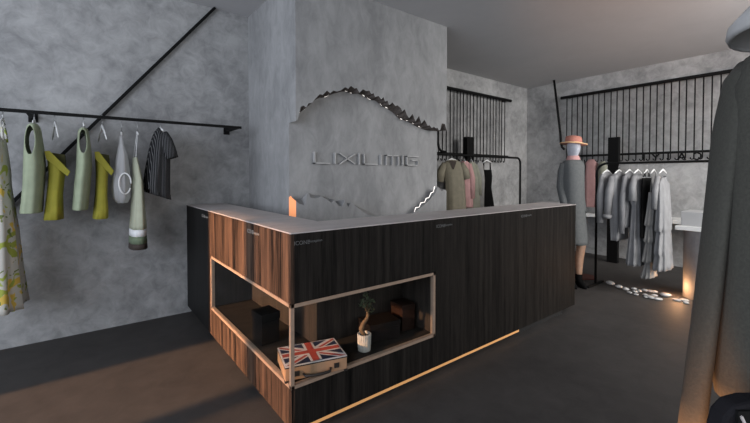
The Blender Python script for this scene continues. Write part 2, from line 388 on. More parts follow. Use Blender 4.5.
for q in ((G, .655, WT, ztop), (G, .655, ZB, WB), (.655, 1.606, WT, ztop), (.655, 1.606, ZB, WB), (WYL, 1.606, WB, WT)): mb = MB(); spanel(mb, *q); mb.build('side_panel', M['wood_warm_lit'], ct)
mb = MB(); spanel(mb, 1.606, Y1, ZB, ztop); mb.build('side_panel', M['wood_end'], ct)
mb = MB(); mb.box(X1-T, X1, T, DP, ZB, ztop); mb.build('end_panel', M['wood'], ct)
mb = MB(); mb.box(DP-T, X1-T, DP-T, DP, ZB, ztop); mb.box(DP-T, DP, DP, Y1, ZB, ztop); mb.build('back_panel', M['niche'], ct)
mb = MB(); mb.box(T, WXL, T, DP-T-.001, WB-.02, WB+.014); mb.box(T, DP-T-.001, DP-T, WYL, WB-.02, WB+.014); mb.build('niche_floor', M['niche_floor'], ct)
mb = MB(); mb.box(T, WXL, T, DP-T-.001, WT, WT+.02); mb.box(T, DP-T-.001, DP-T, WYL, WT, WT+.02); mb.build('niche_ceiling', M['niche'], ct)
MB().box(WXL, WXL+.02, T, DP-T-.001, WB-.02, WT+.02).build('niche_wall', M['niche'], ct); MB().box(T, DP-T-.001, WYL, WYL+.02, WB-.02, WT+.02).build('niche_wall', M['niche'], ct)
F = .018
mb = MB()
for z in (WB, WT-F): mb.box(0, WXL, -.002, T+.004, z, z+F); mb.box(-.002, T+.004, 0, WYL, z, z+F)
mb.box(-.002, F, -.002, F, WB, WT); mb.box(WXL-F, WXL, -.002, T+.004, WB, WT); mb.box(-.002, T+.004, WYL-F, WYL, WB, WT)
tag(mb.build('window_frame', M['bronze'], ct, bevel=.0), 'thin bronze metal frame')
mb = MB(); mb.box(F, WXL-F, .008, .012, WB+F, WT-F); mb.build('glass_pane', M['glass'], ct)
mb = MB(); mb.box(.008, .012, F, WYL-F, WB+F, WT-F); mb.build('glass_pane', M['glass'], ct)
mb = MB(); mb.box(.10, X1-.16, .055, DP-.05, 0, ZB); mb.box(.10, DP-.05, DP-.05, Y1, 0, ZB); mb.build('plinth', M['shadow_gap'], ct)
tag(MB().box(.012, 2.13, .008, .05, .048, ZB-.001).build('light_strip', M['led_gold'], ct), 'glowing golden light strip under the long face')
def text(body, name, parent, loc, rot, size, mat, ext=.0006):
    cu = bpy.data.curves.new(name, 'FONT'); cu.body = body; cu.size = size; cu.extrude = ext; cu.materials.append(mat)
    t = bpy.data.objects.new(name+'_curve', cu); C.objects.link(t); bpy.context.view_layer.update()
    me = bpy.data.meshes.new_from_object(t.evaluated_get(bpy.context.evaluated_depsgraph_get()))
    bpy.data.objects.remove(t); me.name = name
    o = bpy.data.objects.new(name, me); C.objects.link(o); o.parent = parent; o.location = loc; o.rotation_euler = rot
    return o
for x in (.020, 1.085, 2.141):
    text('ICONE', 'printed_label', ct, (x, G-.0006, 1.036), (PI/2, 0, 0), .030, M['print'])
    text('Reception', 'printed_label', ct, (x+.085, G-.0006, 1.042), (PI/2, 0, 0), .020, M['print'])
for y in (1.80, .645):
    text('ICONE', 'printed_label', ct, (G-.0006, y, 1.030), (PI/2, 0, -PI/2), .036, M['print_bright'])
    text('Reception', 'printed_label', ct, (G-.0006, y-.10, 1.034), (PI/2, 0, -PI/2), .026, M['print_bright'])

# ------------------------------------------------------------------ things in the display niche
ZF = WB+.015
def clip_rect(poly, w_, h_):
    for ax, s_, lim in ((0,1,w_),(0,-1,w_),(1,1,h_),(1,-1,h_)):
        out = []
        for i, p in enumerate(poly):
            q = poly[(i+1) % len(poly)]
            ip, iq = s_*p[ax] <= lim, s_*q[ax] <= lim
            if ip: out.append(p)
            if ip != iq:
                t = (s_*lim - p[ax])/(q[ax]-p[ax]) if True and s_ > 0 else (-lim - p[ax])/(q[ax]-p[ax])
                out.append((p[0]+(q[0]-p[0])*t, p[1]+(q[1]-p[1])*t))
        poly = out
        if len(poly) < 3: return []
    return poly
cw, cd, chh = .172, .124, .086
cs = thing('suitcase', 'small tan suitcase with union flag lid in the corner display niche', 'suitcase', (1.037, 1.926, ZF), math.radians(-14.5))
mb = MB(); mb.box(-cw, cw, -cd, cd, .008, chh-.010); mb.build('body', M['tan_leather'], cs, bevel=.004)
mb = MB(); mb.box(-cw-.001, cw+.001, -cd-.001, cd+.001, chh-.010, chh-.004); mb.build('seam_band', M['leather'], cs)
mb = MB(); mb.cur = 0; mb.box(-cw, cw, -cd, cd, chh-.004, chh)
def strip(pts, z, mi):
    p = clip_rect(pts, cw-.008, cd-.008)
    if p: mb.cur = mi; mb.poly([(x, y, z) for x, y in p])
def band(a, b, w_, z, mi, off=0):
    d = Vector((b[0]-a[0], b[1]-a[1])).normalized(); n = Vector((-d.y, d.x))
    o = n*off
    strip([tuple(Vector(a)+o-n*w_/2), tuple(Vector(b)+o-n*w_/2), tuple(Vector(b)+o+n*w_/2), tuple(Vector(a)+o+n*w_/2)], z, mi)
strip([(-1,-1),(1,-1),(1,1),(-1,1)], chh+.0006, 1)
for s_ in (1, -1): band((-.3, -.3*cd/cw*s_), (.3, .3*cd/cw*s_), .046, chh+.0012, 0)
for s_ in (1, -1):
    k = cd/cw*s_
    band((-.3, -.3*k), (0, 0), .017, chh+.0018, 2, -.006); band((0, 0), (.3, .3*k), .017, chh+.0018, 2, -.006*1)
band((-.3, 0), (.3, 0), .064, chh+.0024, 0); band((0, -.3), (0, .3), .064, chh+.0026, 0)
band((-.3, 0), (.3, 0), .038, chh+.0032, 2); band((0, -.3), (0, .3), .038, chh+.0034, 2)
tag(mb.build('lid', [M['flag_white'], M['flag_blue'], M['flag_red']], cs), 'lid printed with a red white and blue union flag')
mb = MB(); mb.tube([(-.075, -cd-.004, .036), (-.068, -cd-.022, .030), (-.03, -cd-.028, .028), (.03, -cd-.028, .028), (.068, -cd-.022, .030), (.075, -cd-.004, .036)], .007, 8)
mb.build('handle', M['leather'], cs, smooth=True)
for x in (-.11, .11): MB().box(x-.014, x+.014, -cd-.006, -cd, .030, .056).build('latch', M['leather'], cs)
for x in (-1, 1):
    for y in (-1, 1): MB().box(x*cw-.016*(x > 0)-.002*(x < 0), x*cw+.016*(x < 0)+.002*(x > 0), y*cd-.016*(y > 0)-.002*(y < 0), y*cd+.016*(y < 0)+.002*(y > 0), 0, .012).build('corner_guard', M['leather'], cs)


bb = thing('storage_box', 'tall black lidded box behind left pane of the display niche', 'box', (.965, 2.425, ZF), math.radians(4))
MB().box(-.062, .062, -.075, .075, 0, .150).build('body', M['dark_box'], bb, bevel=.003)
MB().box(-.066, .066, -.079, .079, .152, .200).build('lid', M['dark_box'], bb, bevel=.004)

pt = thing('potted_bonsai', 'small bonsai tree in ribbed white pot between the boxes and the suitcase', 'plant', (1.396, 1.905, ZF))
mb = MB(); n = 40
mb.loft([[((r*(1+(.035 if k % 2 else -.03)))*math.cos(2*PI*k/n), (r*(1+(.035 if k % 2 else -.03)))*math.sin(2*PI*k/n), z) for k in range(n)] for r, z in ((.036,0),(.039,.004),(.041,.05),(.043,.104),(.038,.106),(.036,.088))], True, False)
mb.build('pot', M['ceramic'], pt)
MB().lathe([(.001,.086),(.037,.087)], n=20).build('soil', M['soil'], pt)
mb = MB(); mb.tube([(0,0,.08),(-.010,0,.11),(-.022,.004,.135),(-.006,.006,.165),(.022,.004,.19),(.030,.0,.22),(.018,0,.25),(.022,0,.285)], [.012,.013,.016,.014,.012,.010,.007,.004], 8)
mb.tube([(.026,0,.215),(.05,.01,.25),(.062,.01,.28)], [.007,.005,.003], 6); mb.tube([(.022,0,.24),(0,-.008,.27),(-.012,-.01,.30)], [.006,.005,.003], 6)
mb.build('trunk', M['bark'], pt, smooth=True)
mb = MB()
for cx, cy, cz, rr in ((.005,0,.315,.04),(.060,.01,.295,.032),(.03,0,.27,.03),(-.015,-.005,.29,.026),(.045,0,.245,.025),(.01,0,.345,.025)):
    for _ in range(26):
        a, b_ = random.random()*2*PI, math.acos(random.uniform(-1, 1)); q = rr*random.uniform(.4, 1)
        p = Vector((cx+q*math.sin(b_)*math.cos(a), cy+q*math.sin(b_)*math.sin(a), cz+q*math.cos(b_)))
        u = Vector((random.gauss(0,1), random.gauss(0,1), random.gauss(0,.6))).normalized(); v = u.cross(Vector((random.random(), .3, 1))).normalized()
        l = .013
        mb.add([p-u*l, p+v*l*.5, p+u*l, p-v*l*.5], [(0,1,2,3)])
mb.build('leaves', M['leaf'], pt)
b2 = thing('gift_box', 'low dark brown box behind the bonsai pot in display niche', 'box', (1.60, 2.01, ZF), math.radians(-10))
MB().box(-.115, .115, -.085, .085, 0, .085).build('body', M['brown_box'], b2, bevel=.002)
MB().box(-.118, .118, -.088, .088, .087, .120).build('lid', M['brown_box'], b2, bevel=.003)
b3 = thing('file_box', 'upright rust brown box at the right end of the display niche', 'box', (1.832, 2.03, ZF), math.radians(-6))
MB().box(-.055, .055, -.07, .07, 0, .150).build('body', M['rust_box'], b3, bevel=.002)
MB().box(-.058, .058, -.073, .073, .152, .182).build('lid', M['rust_box'], b3, bevel=.002)

# ------------------------------------------------------------------ left wall rail with diagonal rod
zL, yR = 1.875, 3.85
rl = thing('clothes_rail', 'long straight black clothes rail on the left wall', 'clothes rail', (.5, WY, zL))
mb = MB(); mb.bar((-1.6, yR-WY, 0), (.79, yR-WY, 0), .024, .024); mb.build('bar', M['black'], rl)
for x in (-.795, .755):
    mb = MB(); mb.bar((x, yR-WY, 0), (x, -.003, 0), .03, .026); mb.box(x-.03, x+.03, -.009, -.001, -.04, .04); mb.build('bracket', M['black'], rl)
mb = MB(); mb.bar((1.14, WY-.03, H-.003), (-.75, WY-.03, .775), .026, .026)
tag(mb.build('diagonal_rod', M['black']), 'black rod running diagonally across the left wall up to the ceiling', 'rod')

# ------------------------------------------------------------------ garments
def hang_hook(z): return [(0, 0, z+.0), (.0, .017, z+.006), (0, .022, z-.008), (0, .010, z-.022), (0, 0, z-.034), (0, 0, z-.075)]
def hanger(label, x, y, z, rz, span=.19, drop=.055, mat=None, group=None, neck=.075):
    """clothes hanger whose arms run along local y; hook sits over the bar at z"""
    t = thing('clothes_hanger', label, 'hanger', (x, y, z), rz, group)
    mb = MB(); mb.tube([(0, .0, .019), (0, .017, .010), (0, .019, -.006), (0, .008, -.022), (0, 0, -.034), (0, 0, -neck)], .0025, 6); mb.build('hook', M['steel'], t, smooth=True)
    mb = MB(); mb.tube([(0, -span, -neck-drop), (0, -span*.5, -neck-drop*.45), (0, 0, -neck), (0, span*.5, -neck-drop*.45), (0, span, -neck-drop)], [(.004,.006),(.006,.010),(.008,.014),(.006,.010),(.004,.006)], 8)
    mb.build('arms', mat or M['white_plastic'], t, smooth=True)
    return t
def ring_of(z, lo, hi, hd, n, amp, kf, ph, slope=(0, 0), p=2.4):
    cx, hw = (lo+hi)/2, (hi-lo)/2; out = []
    for k in range(n):
        a = 2*PI*k/n; c, s = math.cos(a), math.sin(a)
        f = 1 + amp*math.sin(kf*a+ph) + amp*.6*math.sin((kf*2+1)*a+ph*1.7)
        x = math.copysign(abs(c)**(2/p), c)*hw*f; y = math.copysign(abs(s)**(2/p), s)*hd*f
        out.append((cx+x, y, z + slope[0]*(x/max(hw, 1e-3)) + slope[1]*(y/max(hd, 1e-3))))
    return out
def interp_rows(rows, step=.035):
    out = []
    for a, b in zip(rows, rows[1:]):
        m = max(1, int(abs(b[0]-a[0])/step))
        for i in range(m): t = i/m; out.append([a[j]+(b[j]-a[j])*t for j in range(4)])
    out.append(list(rows[-1])); return out
def cloth(mb, rows, amp=.06, kf=7, n=40, hole=None, cap=True, slope=(0, 0), topslope=None, fade=.25, ph=None, step=.035):
    """rows: (z, lo, hi, half thickness); hole: (z_low, z_high, centre_x, half width) cut on both sides as arm hole"""
    R_ = interp_rows(rows, step); z0, z1 = R_[0][0], R_[-1][0]; ph = random.random()*6 if ph is None else ph
    rings = []
    for i, r in enumerate(R_):
        t = (r[0]-z0)/(z1-z0)
        sl = slope if topslope is None else tuple(topslope[j]*(1-t)**3 + slope[j]*t for j in (0, 1))
        rings.append(ring_of(r[0], r[1], r[2], r[3], n, amp*(fade+(1-fade)*t), kf, ph, sl))
    def skip(i, k):
        if not hole: return False
        zl, zh, cx, hw = hole
        z = (R_[i][0]+R_[i+1][0])/2
        if not zl < z < zh: return False
        t = (z-zl)/(zh-zl); hwz = hw*math.sqrt(max(0, 1-(2*t-1)**2))
        x = sum(rings[i+di][(k+dk) % n][0] for di in (0, 1) for dk in (0, 1))/4; y = rings[i][k][1]
        return abs(x-cx) < hwz and abs(y) > R_[i][3]*.45
    mb.loft(rings, cap, False, skip)
    return mb
def sleeve(mb, pts, radii, n=12):
    mb.tube(pts, radii, n, caps=False); return mb
Lrot, Rrot, Brot = 0.0, -PI/2, -(PI/2-YAW)

def garment(name, label, cat, hx, mode, group):
    loc, rz = {'L': ((hx, yR, zL), Lrot), 'R': ((5.171, hx, 1.54), Rrot)}[mode] if mode in 'LR' else (hx, Brot)
    return thing(name, label, cat, loc, rz, group)
GL = 'garments on the left wall rail'
HL = 'hangers on the left wall rail'
def lhang(hx, what, **k): return hanger(f'white hanger holding {what}', hx, yR, zL, k.pop('rz', 0), group=HL, **k)

# floral dress
g = garment('sleeveless_dress', 'white sleeveless dress with yellow and green floral print at left rail end', 'dress', -.435, 'L', GL)
rows = [(-.215,-.056,.010,.14),(-.328,-.072,.022,.16),(-.451,-.091,.032,.15),(-.545,-.098,.034,.13),(-.654,-.11,.042,.14),(-.872,-.128,.064,.18),(-1.162,-.162,.079,.21),(-1.44,-.195,.100,.24)]
cloth(MB(), rows, .10, 8, cap=False, fade=.1).build('body', M['floral'], g, smooth=True, solid=.004)
for s_ in (-1, 1):
    mb = MB(); mb.tube([(-.036, s_*.10, -.23), (-.020, s_*.085, -.15), (-.004, s_*.07, -.096), (.004, s_*.085, -.15), (.010, s_*.10, -.23)], (.008), 8)
    mb.build('strap', M['floral'], g, smooth=True)
lhang(-.435, 'the floral dress', span=.12, drop=.03, neck=.07)
# sage tops
def tank(hx, label, rows, hole, what):
    g = garment('tank_top', label, 'top', hx, 'L', GL)
    cloth(MB(), rows, .025, 4, n=110, hole=hole, cap=True, fade=.15, step=.008).build('body', M['sage'], g, smooth=True, solid=.005)
    lhang(hx, what, span=.13, drop=.03, neck=.062)
tank(-.264, 'sage green sleeveless top hanging between floral dress and olive skirt', [(-.095,-.022,.020,.10),(-.108,-.034,.029,.15),(-.133,-.040,.036,.17),(-.193,-.050,.043,.19),(-.284,-.056,.053,.20),(-.397,-.061,.06,.20),(-.548,-.066,.052,.19),(-.661,-.076,.045,.19),(-.752,-.086,.04,.19)],
     (-.325,-.118,-.014,.029), 'the sage top beside the floral dress')
tank(.033, 'sage green sleeveless top hanging between the two olive skirts', [(-.104,-.020,.017,.10),(-.115,-.030,.024,.15),(-.136,-.037,.03,.17),(-.192,-.041,.035,.19),(-.288,-.046,.044,.20),(-.392,-.05,.046,.20),(-.553,-.065,.034,.19),(-.673,-.074,.023,.19),(-.745,-.08,.015,.19)],
     (-.308,-.120,-.008,.024), 'the sage top between the olive skirts')
# olive folded skirts
def skirt(hx, label, rows, what, k):
    g = garment('folded_skirt', label, 'skirt', hx, 'L', GL)
    cloth(MB(), rows, .04, 5, n=40, cap=False, topslope=(-.045, -.02)).build('body', M['olive'], g, smooth=True, solid=.005)
    z, lo, hi, hd = rows[0]
    mb = MB(); mb.cur = 0
    # folded waistband flap slanting down to the right on the near side
    a, b = (lo-.012*k, z+.075), (hi+.022*k, z-.105)
    vs = []
    for y in (-hd-.012, -hd-.004):
        vs += [(a[0], y, a[1]), (a[0]+.030, y, a[1]+.004), (b[0]+.006, y, b[1]+.028), (b[0]-.012, y, b[1]-.008), (lo-.002, y, a[1]-.060)]
    mb.add(vs, [(0,1,2,3,4), (9,8,7,6,5)] + [(i, (i+1) % 5, 5+(i+1) % 5, 5+i) for i in range(5)])
    mb.build('waistband', M['olive'], g, bevel=.003)
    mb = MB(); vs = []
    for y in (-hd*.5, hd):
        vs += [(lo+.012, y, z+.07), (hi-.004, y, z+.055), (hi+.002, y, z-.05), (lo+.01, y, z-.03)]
    mb.add(vs, [(0,1,2,3), (7,6,5,4), (0,4,5,1), (1,5,6,2), (2,6,7,3), (3,7,4,0)]); mb.build('inside_shade', M['olive_dark'], g, bevel=.004)  # solid dark block in the opening imitates the shaded inside
    hanger(f'white hanger holding {what}', hx, yR, zL, math.radians(9), span=.14, drop=.12, group=HL, neck=.07)
skirt(-.143, 'olive yellow skirt folded on hanger beside the first sage top', [(-.372,-.049,.061,.10),(-.496,-.042,.047,.11),(-.628,-.056,.036,.12),(-.744,-.069,.038,.13),(-.814,-.076,.037,.13)], 'the larger olive skirt', 1)
skirt(.153, 'olive yellow skirt folded on hanger beside the sheer white bag', [(-.366,-.048,.046,.10),(-.481,-.043,.031,.11),(-.637,-.051,.026,.12),(-.761,-.063,.031,.13),(-.827,-.07,.03,.13)], 'the olive skirt beside the sheer bag', .8)
# sheer bag
g = garment('sheer_bag', 'sheer white mesh bag with round handle on left rail', 'bag', .284, 'L', GL)
cloth(MB(), [(-.144,-.013,.008,.02),(-.22,-.021,.018,.04),(-.304,-.036,.038,.07),(-.431,-.055,.051,.09),(-.557,-.07,.056,.10),(-.659,-.065,.052,.10),(-.71,-.038,.033,.05)], .10, 6, n=36).build('body', M['sheer'], g, smooth=True)
mb = MB(); mb.tube([(-.0+.042*math.cos(t)+.012, -.115-.01*math.sin(2*t), -.545+.085*math.sin(t)) for t in [2*PI*i/28 for i in range(27)]], .006, 8)
mb.build('ring_handle', M['white_cloth'], g, smooth=True)
lhang(.284, 'the sheer white bag', span=.03, drop=.02, neck=.12)
# trousers
g = garment('trousers', 'long pale sage trousers with white green and brown cuffs on left rail', 'trousers', .399, 'L', GL)
tr = [(-.327,-.034,-.008,.10),(-.395,-.035,.005,.13),(-.516,-.036,.03,.15),(-.646,-.041,.036,.16),(-.819,-.054,.045,.16),(-.932,-.063,.051,.16)]
cloth(MB(), tr, .05, 6, cap=True).build('body', M['cream_sage'], g, smooth=True, solid=.004)
for nm, mt, a, b in (('white_cuff', 'white_cloth', -.932, -.990), ('green_cuff', 'green_band', -.990, -1.052), ('brown_cuff', 'brown_band', -1.052, -1.100)):
    f = lambda z: (-.063+(-.932-z)*-.053, .051+(-.932-z)*.047)
    cloth(MB(), [(a, *f(a), .162), (b, *f(b), .163)], .02, 6, cap=False).build(nm, M[mt], g, smooth=True, solid=.004)
mb = MB()
for s_ in (-1, 1): mb.tube([(-.002, s_*.03, -.13), (-.012, s_*.06, -.22), (-.022, s_*.08, -.335)], .003, 6)
mb.build('hanging_loop', M['white_cloth'], g, smooth=True)
lhang(.399, 'the pale sage trousers', span=.06, drop=.02, neck=.11)
# pinstripe shirt
g = garment('striped_shirt', 'black and white pinstriped short sleeved shirt at right end of left rail', 'shirt', .573, 'L', GL)
cloth(MB(), [(-.090,-.017,.022,.06),(-.126,-.041,.037,.16),(-.206,-.065,.06,.20),(-.322,-.088,.062,.21),(-.473,-.112,.060,.20),(-.606,-.128,.060,.20),(-.660,-.112,.066,.20)], .07, 5, n=48, slope=(-.035, 0)).build('body', M['pinstripe'], g, smooth=True, solid=.004)
for s_ in (-1, 1):
    sleeve(MB(), [(.0, s_*.15, -.13), (.020, s_*.19, -.20), (.040, s_*.215, -.27), (.056, s_*.225, -.33)], [(.03,.05),(.040,.06),(.042,.055),(.042,.05)]).build('sleeve', M['pinstripe'], g, smooth=True, solid=.004)
lhang(.573, 'the pinstriped shirt', span=.14, drop=.03, neck=.06)

# ------------------------------------------------------------------ rod screens on the far walls
def rod_screen(name, label, org, ax, n_rods, positions, z_top, z_bar, z_hook, ends, bar_ends, side):
    """ax: unit vector along the wall; rods with J hooks at their foot"""
    t = thing(name, label, 'rod screen', org)
    A = Vector(ax); O = Vector((0, 0, 0))
    P = lambda s, z, d=0: tuple(A*s + Vector((0, 0, z)) + Vector(side)*d)
    mb = MB(); mb.tube([P(ends[0], z_top), P(ends[1], z_top)], .026, 10); mb.build('top_bar', M['black'], t, smooth=False)
    mb = MB(); mb.bar(P(bar_ends[0], z_bar, -.014), P(bar_ends[1], z_bar, -.014), .016, .036); mb.build('lower_bar', M['black'], t)
    for e in (ends[0]+.12, ends[1]-.12):
        mb = MB(); mb.bar(P(e, z_top), P(e, z_top, .118), .03, .03); mb.build('wall_bracket', M['black'], t)
    for i, s in enumerate(positions):
        mb = MB(); mb.tube([P(s, z_top), P(s, z_hook+.02), P(s-.006, z_hook+.004), P(s-.022, z_hook-.004), P(s-.038, z_hook+.006), P(s-.041, z_hook+.026)], .0085, 6)
        mb.build('hooked_rod', M['black'], t, smooth=True)
    return t
xs = [4.655,4.747,4.835,4.914,4.995,5.077,5.171,5.256,5.347,5.441,5.536,5.626,5.725,5.819,5.908,5.992,6.09,6.17,6.265]
xs = [4.655-.089*i for i in range(7, 0, -1)] + xs
rod_screen('rod_screen', 'black screen of hanging hooked rods on the back wall above khaki dress', (0, 4.12, 0), (1, 0, 0), 0, xs, 2.80, 1.745, 1.640, (3.95, 6.46), (3.95, 6.36), (0, .8, 0))
ys = [3.37,3.278,3.183,3.095,3.013,2.919,2.827,2.737,2.636,2.545,2.453,2.363,2.262,2.169,2.077,1.988,1.897,1.808,1.711,1.626,1.528,1.432,1.338,1.244,1.15,1.05,.95]
scr = rod_screen('rod_screen', 'black screen of hanging hooked rods with letters on the right wall', (7.09, 0, 0), (0, -1, 0), 0, [-y for y in ys], 2.83, 1.742, 1.635, (-3.48, -.80), (-3.15, -.80), (.8, 0, 0))
def letter(strokes, y, t=.020):
    mb = MB()
    for (a, za), (b, zb) in strokes:
        mb.bar((-.03, y-a, 1.622+za), (-.03, y-b, 1.622+zb), .014, t)
    mb.build('letter', M['black'], scr)
h = .105
LET = {'I': [((0,0),(0,h))], 'Y': [((0,0),(0,h*.5)),((0,h*.5),(-.045,h)),((0,h*.5),(.045,h))],
       'A': [((-.045,0),(0,h)),((0,h),(.045,0)),((-.025,h*.35),(.025,h*.35))],
       'C': [((-.04,h*.85),(-.01,h)),((-.01,h),(.035,h*.75)),((.035,h*.75),(.035,h*.25)),((.035,h*.25),(-.01,0)),((-.01,0),(-.04,h*.15))]}
for ch, y in (('I', 2.139), ('Y', 1.986), ('I', 1.827), ('A', 1.663), ('C', 1.478)): letter(LET[ch], y)
# curved hanger rods from the ceiling
mb = MB(); mb.tube([(6.93, 3.534, H-.002), (7.05, 3.47, 2.2), (7.06, 3.462, 2.02), (7.065, 3.44, 1.92), (7.07, 3.40, 1.87)], .020, 8)
tag(mb.build('curved_rod', M['black'], smooth=True), 'black rod curving down from the ceiling beside the hatted mannequin', 'rod')
mb = MB(); mb.tube([(4.30, 4.03, H-.002), (4.385, 4.06, 2.1), (4.395, 4.06, 1.90), (4.42, 4.06, 1.81), (4.47, 4.06, 1.775), (4.56, 4.06, 1.765)], .020, 8)
tag(mb.build('curved_rod', M['black'], smooth=True), 'black rod curving down behind the pillar edge beside the khaki dress', 'rod')
# black posts
tag(MB().box(4.905, 5.08, 3.90, 3.99, 0, 2.015).build('black_post', M['post'], bevel=.004), 'square black post behind the khaki and pink garments', 'post')
tag(MB().box(6.69, 6.76, 2.37, 2.525, 0, 2.0).build('black_post', M['post'], bevel=.004), 'square black post behind the pale grey blouses', 'post')

# ------------------------------------------------------------------ freestanding racks
def rack(label, loc, rz, length, top, r=.016, rad=.12):
    t = thing('garment_rack', label, 'garment rack', loc, rz)
    pts = [(0, 0, .02), (0, 0, top-rad)] + [(rad-rad*math.cos(a), 0, top-rad+rad*math.sin(a)) for a in [PI/2*i/6 for i in range(1, 7)]]
    pts += [(length-x, 0, z) for x, _, z in reversed(pts)]
    mb = MB(); mb.tube(pts, r, 10); mb.build('frame', M['black'], t, smooth=True)
    for x in (0, length):
        mb = MB(); mb.bar((x, -.22, .012), (x, .22, .012), .03, .022); mb.build('foot', M['black'], t)
    return t
rack('round cornered black garment rack of white clothes near the pebbles', (5.171, 2.075, 0), Rrot, 1.62, 1.545, .014)
rack('round cornered black garment rack behind the counter beside the pillar', (3.95, 3.8, 0), 0, 2.32, 1.705, .018, .10)

GR, HR = 'garments on the right rack', 'hangers on the right rack'
zR = 1.54
def rgar(name, label, cat, hy, rows, mat, amp=.07, kf=6, sl=None, hang='', span=.13, cap=True, straps=None, dz=0, dark=False):
    g = garment(name, label, cat, hy, 'R', GR)
    rows = [(z-.018, a*.82, b*.82, d) for z, a, b, d in rows]
    cloth(MB(), rows, amp, kf, n=44, cap=cap).build('body', M[mat], g, smooth=True, solid=.004)
    for s in sl or []:
        s = [[(x*.9, y, z-.018) for x, y, z in s[0]], [tuple(q*.82 for q in w_) for w_ in s[1]]] + s[2:]
        sleeve(MB(), s[0], s[1]).build('sleeve', M[mat], g, smooth=True, solid=.004)
        if len(s) > 2:
            mb = MB(); e = s[0][-1]; mb.blob((e[0], e[1], e[2]-.012), s[2], s[2], s[2]*.6); mb.build('cuff', M[mat], g, smooth=True)
    if straps:
        for s_ in (-1, 1):
            mb = MB(); mb.tube([(-.008, s_*.07, straps[1]), (0, s_*.06, straps[0]), (.008, s_*.07, straps[1])], .006, 6)
            mb.build('strap', M[mat], g, smooth=True)
    hanger(f'white hanger holding {hang}', 5.171, hy, zR, Rrot, span=span, drop=.04, group=HR, neck=.08)
    return g
def twoslv(x0, w0, x1, z1, w1, y=.19, cuff=None):
    out = []
    for s_ in (-1, 1):
        q = [[(x0, s_*(y-.05), -.14), (x0+(x1-x0)*.4, s_*(y+.005), -.14+(z1+.14)*.4), (x1, s_*(y+.012), z1)], [(w0*.8, w0*.8), (w0, w0), (w1, w1)]]
        if cuff: q.append(cuff)
        out.append(q)
    return out
rgar('blouse', 'pale grey long sleeved blouse nearest the rounded rack post', 'blouse', 1.957, [(-.08,-.022,.023,.06),(-.129,-.048,.048,.17),(-.266,-.060,.055,.18),(-.453,-.058,.058,.17),(-.56,-.045,.056,.17)], 'grey_white', sl=twoslv(0, .045, .008, -.70, .042), hang='the blouse nearest the rack post')
rgar('jacket', 'light grey long jacket with puffed cuffs, second garment from the rack post', 'jacket', 1.824, [(-.081,-.021,.027,.06),(-.142,-.070,.062,.18),(-.324,-.080,.084,.19),(-.567,-.074,.088,.18),(-.785,-.058,.090,.18),(-.90,-.047,.082,.18)], 'grey_white', sl=twoslv(-.02, .05, -.05, -.60, .042, .20, .055), hang='the grey puffed cuff jacket')
rgar('shirt', 'pale grey shirt with hanging cuffed sleeve before the post', 'shirt', 1.713, [(-.082,-.015,.016,.05),(-.142,-.035,.044,.16),(-.321,-.042,.046,.17),(-.56,-.046,.044,.16),(-.74,-.044,.036,.16)], 'grey_white2', sl=twoslv(0, .036, -.005, -.80, .034), hang='the grey shirt with cuffed sleeve')
rgar('long_dress', 'long pale grey gathered waist dress on right rack', 'dress', 1.626, [(-.107,-.019,.022,.06),(-.177,-.044,.052,.16),(-.318,-.047,.059,.16),(-.435,-.056,.06,.15),(-.482,-.045,.051,.12),(-.788,-.057,.069,.15),(-1.165,-.085,.098,.19)], 'grey_white', .11, 9, sl=twoslv(0, .04, .01, -.42, .05, .17), hang='the gathered waist grey dress')
rgar('slip_dress', 'thin black slip dress hidden between the white dresses', 'dress', 1.536, [(-.154,-.028,.031,.14),(-.604,-.033,.036,.15),(-.836,-.035,.039,.16)], 'black_cloth', .06, 5, cap=False, straps=(-.085, -.16), hang='the thin black slip dress', span=.09)
rgar('tiered_dress', 'white strappy dress with three gathered tiers and flared hem', 'dress', 1.47, [(-.314,-.031,.032,.12),(-.463,-.049,.048,.13),(-.684,-.076,.041,.16),(-.700,-.062,.027,.12),(-.868,-.078,.048,.16),(-.886,-.060,.023,.12),(-1.102,-.091,.032,.17),(-1.118,-.062,.006,.11),(-1.29,-.098,.025,.17)], 'ivory', .13, 10, cap=False, straps=(-.10, -.33), hang='the tiered white dress', span=.10)
rgar('layered_dress', 'white layered dress at the end of rack nearest the pedestal', 'dress', 1.384, [(-.15,-.012,.02,.05),(-.221,-.039,.048,.15),(-.501,-.045,.07,.16),(-.737,-.052,.078,.18),(-.748,-.038,.073,.15),(-.985,-.054,.085,.19),(-1.007,-.044,.085,.17),(-1.176,-.061,.097,.20)], 'grey_white', .12, 9, sl=twoslv(-.02, .035, -.035, -.50, .03, .16), hang='the layered white dress')
GW = 'garments on the right wall hooks'
g = thing('jacket', 'dusty pink long sleeved jacket on the wall hooks behind hatted mannequin', 'jacket', (6.98, 2.899, 1.60), Rrot, GW)
cloth(MB(), [(.07,-.034,.048,.03),(.002,-.082,.096,.07),(-.222,-.097,.114,.08),(-.481,-.094,.117,.08),(-.75,-.080,.104,.08)], .07, 6).build('body', M['pink'], g, smooth=True, solid=.004)
for s_ in (-1, 1):
    mb = sleeve(MB(), [(s_*.06, .03, .0), (s_*.085, .085, -.25), (s_*.02+.02, .10, -.66)], [.045, .05, .04]); mb.blob((s_*.02+.02, .10, -.68), .05, .05, .04); mb.build('sleeve', M['pink'], g, smooth=True)
g = thing('shirt', 'grey green shirt on the wall hooks behind the rack post', 'shirt', (6.98, 2.708, 1.60), Rrot, GW)
cloth(MB(), [(.03,-.032,.03,.03),(-.054,-.078,.062,.07),(-.56,-.073,.067,.08),(-.864,-.054,.055,.08)], .07, 6).build('body', M['moss'], g, smooth=True, solid=.004)

